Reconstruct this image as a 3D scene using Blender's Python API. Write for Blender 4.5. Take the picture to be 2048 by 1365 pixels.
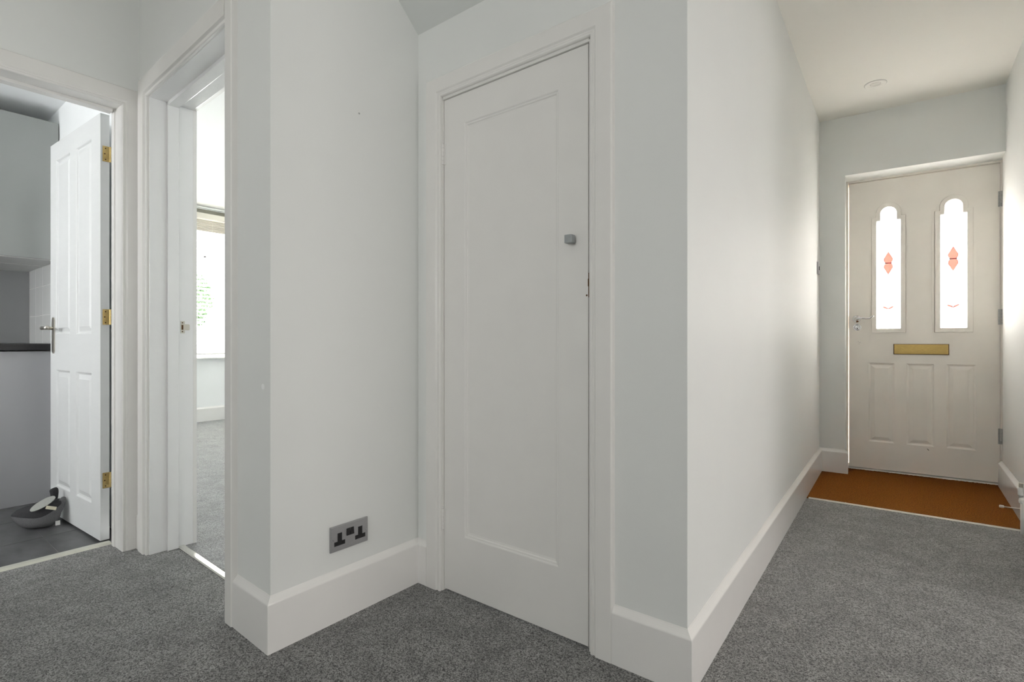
import bpy, bmesh, math, random
from mathutils import Vector as V, Matrix as M
from math import pi, sin, cos, radians
random.seed(7)
SC = bpy.context.scene
COL = SC.collection
for o in list(bpy.data.objects):
    bpy.data.objects.remove(o)

# ------------------------------------------------------------------ camera, world, light, exposure
cd = bpy.data.cameras.new('camera')
cd.sensor_width = 36.0
cd.lens = 1040.0 / 2048.0 * 36.0
cd.clip_start = 0.02
cam = bpy.data.objects.new('camera', cd)
COL.objects.link(cam)
cam.location = (0, 0, 0.93)
cam.rotation_euler = (pi / 2, 0, radians(37.8))
SC.camera = cam

SKY = 9.0
w = bpy.data.worlds.new('sky')
SC.world = w
w.use_nodes = True
wn = w.node_tree
bg = wn.nodes['Background']
bg.inputs['Color'].default_value = (1.0, 0.995, 0.985, 1)
bg.inputs['Strength'].default_value = SKY

SC.view_settings.view_transform = 'Standard'
SC.view_settings.look = 'None'
SC.view_settings.gamma = 1
SC.view_settings.use_curve_mapping = False
SC.view_settings.exposure = 0.29
try:
    SC.cycles.max_bounces = 14
    SC.cycles.diffuse_bounces = 10
    SC.cycles.transparent_max_bounces = 12
    SC.cycles.caustics_reflective = False
    SC.cycles.caustics_refractive = False
    SC.cycles.sample_clamp_indirect = 6.0
except Exception:
    pass


def area(name, loc, direction, sx, sy, portal=False, power=0, color=(1, 1, 1), spread=180):
    l = bpy.data.lights.new(name, 'AREA')
    l.shape = 'RECTANGLE'
    l.size = sx
    l.size_y = sy
    l.energy = power
    l.color = color
    l.spread = radians(spread)
    if portal:
        l.cycles.is_portal = True
    o = bpy.data.objects.new(name, l)
    COL.objects.link(o)
    o.location = loc
    o.rotation_euler = V(direction).to_track_quat('-Z', 'Y').to_euler()
    return o


# daylight enters through: the front door glazing, the living room window, the kitchen window; rear, right-hand and side room light is added fill
area('portal_living_window', (-6.72, 2.7, 1.54), (1, 0, 0), 2.3, 1.7, portal=True)
area('fill_kitchen_uplight', (-4.0, -2.36, 1.2), (-0.1, 0.5, 1.0), 1.4, 0.7, power=52, color=(1, 1, 1))  # added uplight inside the kitchen, brightens its ceiling
area('portal_rear_fill', (-0.6, -2.45, 1.85), (0, 1, 0), 0.8, 0.8, portal=True)  # sky through an unseen rear opening, added as fill
area('portal_right_fill', (0.62, -1.25, 1.5), (-1, 0, 0), 1.1, 1.0, portal=True)  # sky through an unseen right-wall opening, added as fill
area('daylight_front_door', (0.0, 5.5, 1.3), (0, -1, 0), 3.0, 2.6, power=1950, color=(1.0, 0.935, 0.865))
area('fill_side_room', (2.75, 1.6, 0.95), (-1, 0, 0), 2.2, 1.4, power=34, color=(1.0, 0.95, 0.915))  # added lamp in an unseen closed room, fills the hall
area('daylight_living_room', (-6.85, 2.7, 1.55), (1, 0, 0), 2.2, 1.6, power=170, color=(1, 1, 1))
sl = bpy.data.lights.new('sun', 'SUN')
sl.energy = 14
sl.angle = radians(0.6)
sun = bpy.data.objects.new('sun', sl)
COL.objects.link(sun)
sun.rotation_euler = V((0.62, -0.42, -1.35)).to_track_quat('-Z', 'Y').to_euler()


# ------------------------------------------------------------------ materials
def mat(name, color, rough=0.5, metal=0.0, var=0.0, vscale=20.0, bump=0.0, bscale=200.0, bdist=0.001, spec=0.5, coat=0.0, stretch=None, color2=None):
    m = bpy.data.materials.new(name)
    m.use_nodes = True
    nt = m.node_tree
    b = nt.nodes['Principled BSDF']
    b.inputs['Base Color'].default_value = (*color, 1)
    b.inputs['Roughness'].default_value = rough
    b.inputs['Metallic'].default_value = metal
    b.inputs['Specular IOR Level'].default_value = spec
    b.inputs['Coat Weight'].default_value = coat
    tc = nt.nodes.new('ShaderNodeTexCoord')
    src = tc.outputs['Object']
    if stretch:
        mp = nt.nodes.new('ShaderNodeMapping')
        mp.inputs['Scale'].default_value = stretch
        nt.links.new(src, mp.inputs['Vector'])
        src = mp.outputs['Vector']
    if var > 0 or color2:
        n = nt.nodes.new('ShaderNodeTexNoise')
        n.inputs['Scale'].default_value = vscale
        n.inputs['Detail'].default_value = 4
        nt.links.new(src, n.inputs['Vector'])
        r = nt.nodes.new('ShaderNodeValToRGB')
        r.color_ramp.elements[0].position = 0.3
        r.color_ramp.elements[1].position = 0.7
        c2 = color2 or tuple(min(1, c * (1 + var)) for c in color)
        c1 = color if color2 else tuple(c * (1 - var) for c in color)
        r.color_ramp.elements[0].color = (*c1, 1)
        r.color_ramp.elements[1].color = (*c2, 1)
        nt.links.new(n.outputs['Fac'], r.inputs['Fac'])
        nt.links.new(r.outputs['Color'], b.inputs['Base Color'])
    if bump > 0:
        n2 = nt.nodes.new('ShaderNodeTexNoise')
        n2.inputs['Scale'].default_value = bscale
        n2.inputs['Detail'].default_value = 3
        nt.links.new(src, n2.inputs['Vector'])
        bp = nt.nodes.new('ShaderNodeBump')
        bp.inputs['Strength'].default_value = bump
        bp.inputs['Distance'].default_value = bdist
        nt.links.new(n2.outputs['Fac'], bp.inputs['Height'])
        nt.links.new(bp.outputs['Normal'], b.inputs['Normal'])
    return m


def carpet_mat(name, dark, light, patch, scale=320.0):
    m = bpy.data.materials.new(name)
    m.use_nodes = True
    nt = m.node_tree
    L = nt.links
    b = nt.nodes['Principled BSDF']
    b.inputs['Roughness'].default_value = 1.0
    b.inputs['Specular IOR Level'].default_value = 0.1
    b.inputs['Sheen Weight'].default_value = 0.25
    b.inputs['Sheen Roughness'].default_value = 0.6
    tc = nt.nodes.new('ShaderNodeTexCoord')
    n0 = nt.nodes.new('ShaderNodeTexNoise')
    n0.inputs['Scale'].default_value = 500
    n0.inputs['Detail'].default_value = 2
    L.new(tc.outputs['Object'], n0.inputs['Vector'])
    vo = nt.nodes.new('ShaderNodeTexVoronoi')
    vo.inputs['Scale'].default_value = scale
    L.new(tc.outputs['Object'], vo.inputs['Vector'])
    sp = nt.nodes.new('ShaderNodeSeparateColor')
    L.new(vo.outputs['Color'], sp.inputs['Color'])
    n1 = nt.nodes.new('ShaderNodeMix')
    n1.inputs['Factor'].default_value = 0.3
    L.new(sp.outputs['Red'], n1.inputs[2])
    L.new(n0.outputs['Fac'], n1.inputs[3])
    r1 = nt.nodes.new('ShaderNodeValToRGB')
    r1.color_ramp.elements[0].position = 0.18
    r1.color_ramp.elements[1].position = 0.82
    r1.color_ramp.elements[0].color = (*dark, 1)
    r1.color_ramp.elements[1].color = (*light, 1)
    L.new(n1.outputs[0], r1.inputs['Fac'])
    n2 = nt.nodes.new('ShaderNodeTexNoise')
    n2.inputs['Scale'].default_value = 9
    n2.inputs['Detail'].default_value = 6
    n2.inputs['Roughness'].default_value = 0.62
    n2.inputs['Distortion'].default_value = 0.2
    L.new(tc.outputs['Object'], n2.inputs['Vector'])
    r2 = nt.nodes.new('ShaderNodeValToRGB')
    r2.color_ramp.elements[0].position = 0.36
    r2.color_ramp.elements[1].position = 0.66
    r2.color_ramp.elements[0].color = (1 - patch,) * 3 + (1,)
    r2.color_ramp.elements[1].color = (1, 1, 1, 1)
    L.new(n2.outputs['Fac'], r2.inputs['Fac'])
    mx = nt.nodes.new('ShaderNodeMix')
    mx.data_type = 'RGBA'
    mx.blend_type = 'MULTIPLY'
    mx.inputs['Factor'].default_value = 1
    L.new(r1.outputs['Color'], mx.inputs[6])
    L.new(r2.outputs['Color'], mx.inputs[7])
    L.new(mx.outputs[2], b.inputs['Base Color'])
    bp = nt.nodes.new('ShaderNodeBump')
    bp.inputs['Strength'].default_value = 0.45
    bp.inputs['Distance'].default_value = 0.004
    L.new(n1.outputs[0], bp.inputs['Height'])
    L.new(bp.outputs['Normal'], b.inputs['Normal'])
    return m


def glass_mat(name, tint, trans=0.55, gloss=0.04):
    """thin textured glazing: part clear, part scattering"""
    m = bpy.data.materials.new(name)
    m.use_nodes = True
    nt = m.node_tree
    nt.nodes.remove(nt.nodes['Principled BSDF'])
    out = nt.nodes['Material Output']
    t = nt.nodes.new('ShaderNodeBsdfTransparent')
    t.inputs['Color'].default_value = (*tint, 1)
    s = nt.nodes.new('ShaderNodeBsdfTranslucent')
    s.inputs['Color'].default_value = (*tint, 1)
    g = nt.nodes.new('ShaderNodeBsdfGlossy')
    g.inputs['Roughness'].default_value = 0.1
    a = nt.nodes.new('ShaderNodeMixShader')
    a.inputs[0].default_value = trans
    nt.links.new(t.outputs[0], a.inputs[1])
    nt.links.new(s.outputs[0], a.inputs[2])
    c = nt.nodes.new('ShaderNodeMixShader')
    c.inputs[0].default_value = gloss
    nt.links.new(a.outputs[0], c.inputs[1])
    nt.links.new(g.outputs[0], c.inputs[2])
    nt.links.new(c.outputs[0], out.inputs['Surface'])
    return m


MAT = dict(
    wall=mat('wall_paint', (0.735, 0.748, 0.735), 0.58, var=0.012, vscale=3, bump=0.12, bscale=160, bdist=0.0008),
    wall_white=mat('white_wall_paint', (0.86, 0.875, 0.88), 0.8, var=0.01, vscale=4, bump=0.1, bscale=160, bdist=0.0008),
    ceiling=mat('ceiling_paint', (0.78, 0.765, 0.72), 0.85, var=0.01, vscale=2, bump=0.08, bscale=120, bdist=0.0008),
    living_ceiling=mat('living_ceiling_paint', (0.80, 0.80, 0.80), 0.85, var=0.01, vscale=2),
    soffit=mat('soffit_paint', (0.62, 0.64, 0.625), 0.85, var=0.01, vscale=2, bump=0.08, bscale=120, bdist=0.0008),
    wood=mat('white_satin_paint', (0.765, 0.755, 0.735), 0.27, var=0.012, vscale=9, bump=0.08, bscale=60, bdist=0.0008),
    skirt=mat('white_skirting_gloss', (0.79, 0.78, 0.765), 0.17, var=0.01, vscale=8, bump=0.05, bscale=40, bdist=0.0008),
    gloss=mat('white_gloss_paint', (0.79, 0.79, 0.79), 0.16, var=0.01, vscale=8, bump=0.22, bscale=38, bdist=0.0018, stretch=(1, 1, 1)),
    door=mat('front_door_paint', (0.80, 0.765, 0.71), 0.45, var=0.03, vscale=5, bump=0.05, bscale=80, bdist=0.0006),
    kdoor=mat('moulded_door_paint', (0.70, 0.71, 0.71), 0.42, var=0.01, vscale=6, bump=0.3, bscale=40, bdist=0.0008, stretch=(1, 1, 6)),
    cream2=mat('beige_slat', (0.56, 0.52, 0.44), 0.6, var=0.02, vscale=5),
    head_shade=mat('blind_head_shade', (0.20, 0.19, 0.155), 0.6, var=0.02, vscale=5),  # shade at the top of the blind put into the colour
    cream=mat('cream_paint', (0.80, 0.76, 0.68), 0.6, var=0.02, vscale=5),
    black=mat('black_plastic', (0.008, 0.008, 0.009), 0.35),
    dark=mat('dark_gap', (0.02, 0.02, 0.02), 0.9),
    steel=mat('brushed_steel', (0.46, 0.46, 0.47), 0.38, 0.9, var=0.05, vscale=60, stretch=(1, 1, 14), bump=0.05, bscale=200),
    pewter=mat('satin_pewter', (0.34, 0.36, 0.365), 0.5, 0.55, var=0.03, vscale=100),
    chrome=mat('chrome', (0.72, 0.72, 0.73), 0.08, 1.0, var=0.01),
    nickel=mat('satin_nickel', (0.55, 0.52, 0.46), 0.28, 0.95, var=0.03, vscale=30),
    brass=mat('aged_brass', (0.50, 0.36, 0.13), 0.38, 0.85, var=0.14, vscale=60, bump=0.1, bscale=120, stretch=(1, 1, 8)),
    brass_dark=mat('tarnished_brass', (0.10, 0.05, 0.02), 0.5, 0.7, var=0.1),
    hinge=mat('polished_brass', (0.66, 0.50, 0.22), 0.35, 0.9, var=0.1, vscale=80),
    hgrey=mat('painted_hinge', (0.42, 0.42, 0.41), 0.45, 0.2, var=0.08, vscale=60),
    coir=mat('coir', (0.045, 0.012, 0.001), 1.0, var=0, color2=(0.215, 0.078, 0.013), vscale=190, bump=1.0, bscale=240, bdist=0.006, spec=0.05),
    strip=mat('aluminium_strip', (0.80, 0.79, 0.74), 0.24, 0.85, var=0.02),
    strip_gold=mat('pale_strip', (0.66, 0.66, 0.58), 0.35, 0.3, var=0.03),
    tile=mat('slate_tile', (0.060, 0.061, 0.064), 0.42, var=0, color2=(0.13, 0.13, 0.135), vscale=5, bump=0.25, bscale=14, bdist=0.004, stretch=(1, 2.2, 1)),
    grout=mat('grey_grout', (0.17, 0.17, 0.165), 0.9, var=0.1),
    wtile=mat('white_glazed_tile', (0.72, 0.73, 0.72), 0.12, var=0.01, vscale=10, bump=0.03, bscale=15),
    wgrout=mat('white_grout', (0.82, 0.82, 0.80), 0.9, var=0.02),
    cab=mat('grey_gloss_laminate', (0.315, 0.325, 0.315), 0.14, var=0.015, vscale=4, bump=0.02, bscale=10),
    cab_low=mat('warm_grey_gloss_laminate', (0.41, 0.41, 0.425), 0.15, var=0.015, vscale=4, bump=0.02, bscale=10),
    cab_under=mat('white_board', (0.62, 0.62, 0.61), 0.5, var=0.01),
    splash=mat('grey_panel', (0.31, 0.315, 0.32), 0.3, var=0.02, vscale=5),
    worktop=mat('black_worktop', (0.022, 0.021, 0.022), 0.35, var=0.25, vscale=260),
    fab_dark=mat('charcoal_wool', (0.050, 0.050, 0.053), 0.95, var=0.3, vscale=420, bump=0.5, bscale=300, bdist=0.001, spec=0.1),
    fab_mid=mat('grey_wool', (0.155, 0.155, 0.160), 0.95, var=0.25, vscale=420, bump=0.5, bscale=300, bdist=0.001, spec=0.1),
    fab_light=mat('pale_felt', (0.38, 0.385, 0.36), 0.95, var=0.15, vscale=420, bump=0.5, bscale=300, bdist=0.001, spec=0.1),
    label=mat('cream_label', (0.68, 0.64, 0.50), 0.8, var=0.08, vscale=90),
    white=mat('white_plastic', (0.82, 0.82, 0.80), 0.4, var=0.01),
    rubber=mat('white_rubber', (0.74, 0.72, 0.69), 0.7, var=0.02),
    slat=mat('white_slat', (0.86, 0.85, 0.80), 0.5, var=0.02),
    lead=mat('lead_came', (0.16, 0.17, 0.19), 0.5, 0.5, var=0.1, vscale=60),
    bark=mat('bark', (0.10, 0.07, 0.05), 0.9, var=0.3),
    leaf=mat('leaves', (0.11, 0.20, 0.09), 0.7, var=0.4, vscale=5),
    grass=mat('lawn', (0.12, 0.2, 0.07), 0.95, var=0.3, vscale=8),
    stone=mat('paving', (0.35, 0.34, 0.32), 0.9, var=0.15, vscale=6),
    scuff=mat('scuff', (0.03, 0.035, 0.035), 0.8, var=0.3, vscale=80),
    fill=mat('filler', (0.86, 0.87, 0.87), 0.8, var=0.02),
    glass=glass_mat('textured_glass', (0.97, 0.97, 0.97), 0.8),
    clear=glass_mat('clear_glass', (0.98, 0.98, 0.98), 0.0, 0.03),
    red=glass_mat('red_glass', (0.24, 0.098, 0.086), 0.35),
    bulb=mat('lamp_lens', (0.74, 0.72, 0.68), 0.25, var=0.02),
)
MAT['carpet'] = carpet_mat('grey_carpet', (0.010, 0.010, 0.010), (0.345, 0.343, 0.334), 0.34)
MAT['carpet2'] = carpet_mat('pale_grey_carpet', (0.13, 0.13, 0.133), (0.45, 0.45, 0.46), 0.22)

# ------------------------------------------------------------------ helpers
WL = {}


class MB:
    def __init__(s):
        s.v = []
        s.f = []

    def add(s, vs, fs):
        k = len(s.v)
        s.v += [tuple(x) for x in vs]
        s.f += [tuple(i + k for i in f) for f in fs]
        return s

    def box(s, x0, y0, z0, x1, y1, z1, m=None):
        vs = [V((x, y, z)) for x in (x0, x1) for y in (y0, y1) for z in (z0, z1)]
        if m:
            vs = [m @ v for v in vs]
        return s.add(vs, [(0, 1, 3, 2), (4, 6, 7, 5), (0, 4, 5, 1), (2, 3, 7, 6), (0, 2, 6, 4), (1, 5, 7, 3)])

    def prism(s, pts, z0, z1, m=None):
        n = len(pts)
        vs = [V((p[0], p[1], z0)) for p in pts] + [V((p[0], p[1], z1)) for p in pts]
        if m:
            vs = [m @ v for v in vs]
        return s.add(vs, [tuple(range(n))[::-1], tuple(range(n, 2 * n))] + [(i, (i + 1) % n, n + (i + 1) % n, n + i) for i in range(n)])

    def lathe(s, prof, m=None, n=24):
        """prof: (radius, z) along local z"""
        vs = []
        for r, z in prof:
            for k in range(n):
                a = 2 * pi * k / n
                v = V((r * cos(a), r * sin(a), z))
                vs.append(m @ v if m else v)
        fs = [(j * n + k, j * n + (k + 1) % n, (j + 1) * n + (k + 1) % n, (j + 1) * n + k) for j in range(len(prof) - 1) for k in range(n)]
        fs += [tuple(range(n))[::-1], tuple((len(prof) - 1) * n + k for k in range(n))]
        return s.add(vs, fs)

    def tube(s, pts, r, n=10):
        pts = [V(p) for p in pts]
        rs = r if isinstance(r, (list, tuple)) else [r] * len(pts)
        vs = []
        up = V((0, 0, 1))
        for i, p in enumerate(pts):
            t = (pts[min(i + 1, len(pts) - 1)] - pts[max(i - 1, 0)]).normalized()
            a = t.cross(up)
            if a.length < 1e-3:
                a = t.cross(V((1, 0, 0)))
            a.normalize()
            b = t.cross(a)
            for k in range(n):
                th = 2 * pi * k / n
                vs.append(p + (a * cos(th) + b * sin(th)) * rs[i])
        fs = [(j * n + k, j * n + (k + 1) % n, (j + 1) * n + (k + 1) % n, (j + 1) * n + k) for j in range(len(pts) - 1) for k in range(n)]
        fs += [tuple(range(n))[::-1], tuple((len(pts) - 1) * n + k for k in range(n))]
        return s.add(vs, fs)

    def sweep(s, prof, path, n):
        """prof: (outward, along n) points; path: 3-D points; outward = tangent x n, mitred"""
        n = V(n).normalized()
        path = [V(p) for p in path]
        c = len(prof)
        vs = []
        for i, p in enumerate(path):
            ti = (p - path[i - 1]).normalized() if i else (path[1] - p).normalized()
            to = (path[i + 1] - p).normalized() if i < len(path) - 1 else ti
            a, b = ti.cross(n), to.cross(n)
            sd = (a + b) / (1 + a.dot(b))
            for (u, h) in prof:
                vs.append(p + sd * u + n * h)
        fs = [(j * c + k, j * c + (k + 1) % c, (j + 1) * c + (k + 1) % c, (j + 1) * c + k) for j in range(len(path) - 1) for k in range(c)]
        fs += [tuple(range(c))[::-1], tuple((len(path) - 1) * c + k for k in range(c))]
        return s.add(vs, fs)

    def build(s, name, material, parent=None, bevel=0.0, smooth=False, seg=2, origin=None, **tags):
        me = bpy.data.meshes.new(name)
        if origin is None:
            xs, ys, zs = zip(*s.v)
            origin = V(((min(xs) + max(xs)) / 2, (min(ys) + max(ys)) / 2, min(zs)))
        origin = V(origin)
        me.from_pydata([V(v) - origin for v in s.v], [], s.f)
        bm = bmesh.new()
        bm.from_mesh(me)
        bmesh.ops.recalc_face_normals(bm, faces=bm.faces)
        bm.to_mesh(me)
        bm.free()
        me.materials.append(MAT[material] if isinstance(material, str) else material)
        return link(name, me, origin, parent, bevel, smooth, seg, **tags)


def link(name, me, origin, parent=None, bevel=0.0, smooth=False, seg=2, **tags):
    o = bpy.data.objects.new(name, me)
    COL.objects.link(o)
    if smooth:
        for p in me.polygons:
            p.use_smooth = True
    if bevel > 0:
        b = o.modifiers.new('bevel', 'BEVEL')
        b.width = bevel
        b.segments = seg
        b.limit_method = 'ANGLE'
        b.angle_limit = radians(40)
        if smooth:
            b.harden_normals = False
    place(o, origin, parent)
    for k, v in tags.items():
        o[k] = v
    return o


def place(o, world, parent=None):
    world = V(world)
    if parent:
        o.parent = parent
        o.location = world - WL[parent.name]
    else:
        o.location = world
    WL[o.name] = world


def thing(name, loc, label, category, kind=None, group=None):
    e = bpy.data.objects.new(name, None)
    COL.objects.link(e)
    e.empty_display_size = 0.05
    place(e, loc)
    e['label'] = label
    e['category'] = category
    if kind:
        e['kind'] = kind
    if group:
        e['group'] = group
    return e


def dup(o, world, parent, **tags):
    c = o.copy()
    COL.objects.link(c)
    place(c, world, parent)
    for ch in list(o.children):
        if ch is c:
            continue
        d = ch.copy()
        COL.objects.link(d)
        d.parent = c
        WL[d.name] = V(world) + (WL[ch.name] - WL[o.name])
    for k, v in tags.items():
        c[k] = v
    return c


def frame(o, xdir, ydir):
    """matrix: local x along xdir, local y along ydir (both horizontal), z up"""
    x = V((*xdir, 0)).normalized()
    y = V((*ydir, 0)).normalized()
    z = V((0, 0, 1))
    m = M((x, y, z)).transposed().to_4x4()
    m.translation = V((o[0], o[1], o[2] if len(o) > 2 else 0))
    return m


def wallplane(o, udir, ndir):
    """matrix: local x along udir (horizontal), local y = up, local z = ndir (towards the viewer)"""
    x = V((*udir, 0)).normalized()
    z = V((*ndir, 0)).normalized()
    m = M((x, V((0, 0, 1)), z)).transposed().to_4x4()
    m.translation = V((o[0], o[1], o[2] if len(o) > 2 else 0))
    return m


def plate(outlines, depth, m, bev=0.0, z0=0.0):
    """filled outline with holes (first list is the outside), extruded from local z0 to z0+depth, through matrix m"""
    cu = bpy.data.curves.new('tmp', 'CURVE')
    cu.dimensions = '2D'
    cu.fill_mode = 'BOTH'
    cu.extrude = depth / 2
    cu.bevel_depth = bev
    cu.offset = -bev
    for pts in outlines:
        sp = cu.splines.new('POLY')
        sp.points.add(len(pts) - 1)
        for i, p in enumerate(pts):
            sp.points[i].co = (p[0], p[1], 0, 1)
        sp.use_cyclic_u = True
    o = bpy.data.objects.new('tmp', cu)
    COL.objects.link(o)
    dg = bpy.context.evaluated_depsgraph_get()
    me = bpy.data.meshes.new_from_object(o.evaluated_get(dg))
    bpy.data.objects.remove(o)
    r = MB()
    r.add([m @ V((v.co.x, v.co.y, v.co.z + z0 + depth / 2)) for v in me.vertices], [tuple(p.vertices) for p in me.polygons])
    bpy.data.meshes.remove(me)
    return r


def rect(x0, y0, x1, y1):
    return [(x0, y0), (x1, y0), (x1, y1), (x0, y1)]


def nested(mb, x0, y0, x1, y1, steps, m):
    """rectangular panel: rings of (inset, height) then a flat centre"""
    k = []
    vs = []
    for (i, h) in steps:
        vs += [m @ V((x0 + i, y0 + i, h)), m @ V((x1 - i, y0 + i, h)), m @ V((x1 - i, y1 - i, h)), m @ V((x0 + i, y1 - i, h))]
    fs = []
    for j in range(len(steps) - 1):
        for q in range(4):
            fs.append((j * 4 + q, j * 4 + (q + 1) % 4, j * 4 + 4 + (q + 1) % 4, j * 4 + 4 + q))
    e = (len(steps) - 1) * 4
    fs.append((e, e + 1, e + 2, e + 3))
    return mb.add(vs, fs)


def struct(mb, name, material, label, category, **k):
    return mb.build(name, material, kind='structure', label=label, category=category, **k)


# ------------------------------------------------------------------ reference frames of the building
O = (-1.528, 0.788)
LA = radians(1.75)
Lu = (-cos(LA), sin(LA))          # along the doorway wall, away from the pier corner
Lv = (sin(LA), cos(LA))           # into the wall, towards the living room
ML = frame(O, Lu, Lv)             # x = u, y = v, z = up


def LP(u, v, z=0):
    return ML @ V((u, v, z))


EA = radians(3.2)
Eo = (-0.545, 4.31)
Eu = (cos(EA), sin(EA))
Ev = (-sin(EA), cos(EA))
ME = frame(Eo, Eu, Ev)


def EP(u, v, z=0):
    return ME @ V((u, v, z))


RW = lambda y: 0.454 - 0.0095 * (y - 3.0) - (0.0035 if y > 4 else 0)   # right wall face x at y
HL = [(-0.478, 1.375), (-0.545, 4.31)]
CEIL = 2.504
T2 = lambda p: (p[0], p[1])

# ------------------------------------------------------------------ floors
struct(MB().prism([(-2.905, -2.4), (0.56, -2.4), (0.56, 3.535), (-0.7, 3.495), (-0.7, 1.6), (-1.6, 1.6), T2(LP(0.2, 0.15)), T2(LP(1.2, 0.13)), (-2.905, 0.83)], -0.1, 0.0),
       'floor', 'carpet', 'charcoal and grey flecked carpet in the hall in front of the cupboard door', 'carpet floor')
struct(MB().prism([(-6.6, 0.9), T2(LP(1.25, 0.128)), T2(LP(0.2, 0.148)), (-1.6, 4.6), (-6.6, 4.6)], -0.1, -0.0015),
       'floor', 'carpet2', 'pale grey carpet seen through the narrow open doorway, sunlit under the blind', 'carpet floor')
struct(MB().box(-5.1, -2.4, -0.1, -2.95, 0.95, -0.0118), 'floor', 'grout', 'dark slate tiled kitchen floor under the grey fabric doorstop', 'tiled floor')
kfloor = bpy.data.objects['floor.002']
struct(MB().prism([(-0.75, 3.4), (0.6, 3.4), (0.6, 4.8), (-0.75, 4.8)], -0.12, -0.102), 'floor', 'stone', 'solid floor beneath the brown door mat', 'floor')
# kitchen tiles, each on its own
tb = MB().box(-0.1985, -0.1985, 0, 0.1985, 0.1985, 0.008)
first = None
for i in range(5):
    for j in range(7):
        cx, cy = -3.3 + 0.2 - 0.4 * i, 0.59 + 0.2 - 0.4 * j
        if cy > 0.9:
            continue
        x0, x1 = max(cx - 0.1985, -5.0), min(cx + 0.1985, -2.952)
        if x1 - x0 < 0.03:
            continue
        if x0 > cx - 0.198 or x1 < cx + 0.198 or cy > 0.7:
            y1 = min(cy + 0.1985, 0.818)
            MB().box(x0, cy - 0.1985, -0.018, x1, y1, -0.010).build('tile', 'tile', kfloor, bevel=0.0015)
        elif first is None:
            first = MB().box(cx - 0.1985, cy - 0.1985, -0.018, cx + 0.1985, cy + 0.1985, -0.010).build('tile', 'tile', kfloor, bevel=0.0015)
        else:
            dup(first, (cx, cy, -0.018), kfloor)

# ------------------------------------------------------------------ ceilings
struct(MB().box(-2.95, -2.5, CEIL, 0.7, 4.85, CEIL + 0.1), 'ceiling', 'ceiling', 'cream white hall ceiling above the front door', 'ceiling')
struct(MB().prism([T2(LP(1.24, 0.17)), T2(LP(0.13, 0.17)), (-1.652, 4.6), (-6.6, 4.6), (-6.6, 0.98)], 2.47, 2.50), 'ceiling', 'living_ceiling',
       'bright white living room ceiling seen above the window blind', 'ceiling')
struct(MB().box(-5.1, -2.5, 2.36, -2.93, 0.82, 2.45), 'ceiling', 'wall_white', 'bright white kitchen ceiling above the grey wall cupboard', 'ceiling')
SY = lambda z: 1.375 - (z - 2.12) / 0.885
sof = MB()
sof.add([(-1.528, 1.375, 2.12), (-0.478, 1.375, 2.12), (-0.478, SY(CEIL), CEIL), (-1.528, SY(CEIL), CEIL),
         (-1.528, 1.375, CEIL), (-0.478, 1.375, CEIL)],
        [(0, 1, 2, 3), (1, 5, 2), (0, 3, 4), (0, 4, 5, 1), (3, 2, 5, 4)])
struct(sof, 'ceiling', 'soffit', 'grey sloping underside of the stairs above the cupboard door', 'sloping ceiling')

# ------------------------------------------------------------------ walls
struct(MB().prism([O, (-1.528, 1.45), (-1.652, 1.45), T2(LP(0.124, 0.165)), T2(LP(0.285, 0.165)), T2(LP(0.285, 0))], 0, CEIL),
       'wall_left', 'wall', 'pale grey wall with the double power socket', 'wall')
struct(MB().box(0.285, 0, 1.999, 1.105, 0.165, CEIL, ML).box(1.105, 0, 0, 1.36, 0.165, CEIL, ML),
       'wall_doorway', 'wall', 'pale grey wall over the narrow open doorway', 'wall')
wb = MB().box(-1.652, 1.375, 0, -1.402, 1.45, CEIL).box(-1.402, 1.375, 1.842, -0.769, 1.45, CEIL)
struct(wb, 'wall_back', 'wall', 'pale grey wall around the cupboard door', 'wall')
struct(MB().prism([(-0.769, 1.375), HL[0], HL[1], (-0.72, 4.31), (-0.66, 1.45), (-0.769, 1.45)], -0.12, CEIL), 'wall_hall', 'wall',
       'long pale hall wall glowing with light from the front door', 'wall')
struct(MB().box(-1.652, 2.1, 0, -0.665, 2.2, CEIL), 'wall_cupboard', 'wall_white', 'inner wall of the understairs cupboard', 'wall')
struct(MB().box(-1.76, 1.46, 0, -1.656, 4.6, 2.47), 'wall_living', 'wall_white', 'white living room wall beside the window', 'wall')
ew = MB()
ew.box(-0.2, 0, 0, 0.156, 0.32, CEIL, ME).box(0.156, 0, 2.092, 1.25, 0.32, CEIL, ME).box(1.0, 0.06, 0, 1.25, 0.32, 2.092, ME)
struct(ew, 'wall_front', 'wall', 'pale end wall of the hall around the front door', 'wall')
rw = MB()
rw.prism([(RW(4.5), 4.5), (RW(4.2), 4.2), (RW(2.5), 2.5), (0.62, 2.5), (0.62, 4.5)], -0.12, CEIL)
rw.prism([(RW(0.7), 0.7), (RW(-0.75), -0.75), (0.62, -0.75), (0.62, 0.7)], 0, CEIL)
rw.prism([(RW(2.5), 2.5), (RW(0.7), 0.7), (0.62, 0.7), (0.62, 2.5)], 2.05, CEIL)  # wide opening added to let the side room lamp into the hall
rw.prism([(RW(-1.75), -1.75), (RW(-2.4), -2.4), (0.62, -2.4), (0.62, -1.75)], 0, CEIL)
rw.prism([(RW(-0.75), -0.75), (RW(-1.75), -1.75), (0.62, -1.75), (0.62, -0.75)], 0, 1.15)
rw.prism([(RW(-0.75), -0.75), (RW(-1.75), -1.75), (0.62, -1.75), (0.62, -0.75)], 1.65, CEIL)  # gap below left open for added fill light
struct(rw, 'wall_right', 'wall', 'pale wall beside the hinge side of the front door', 'wall')
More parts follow.
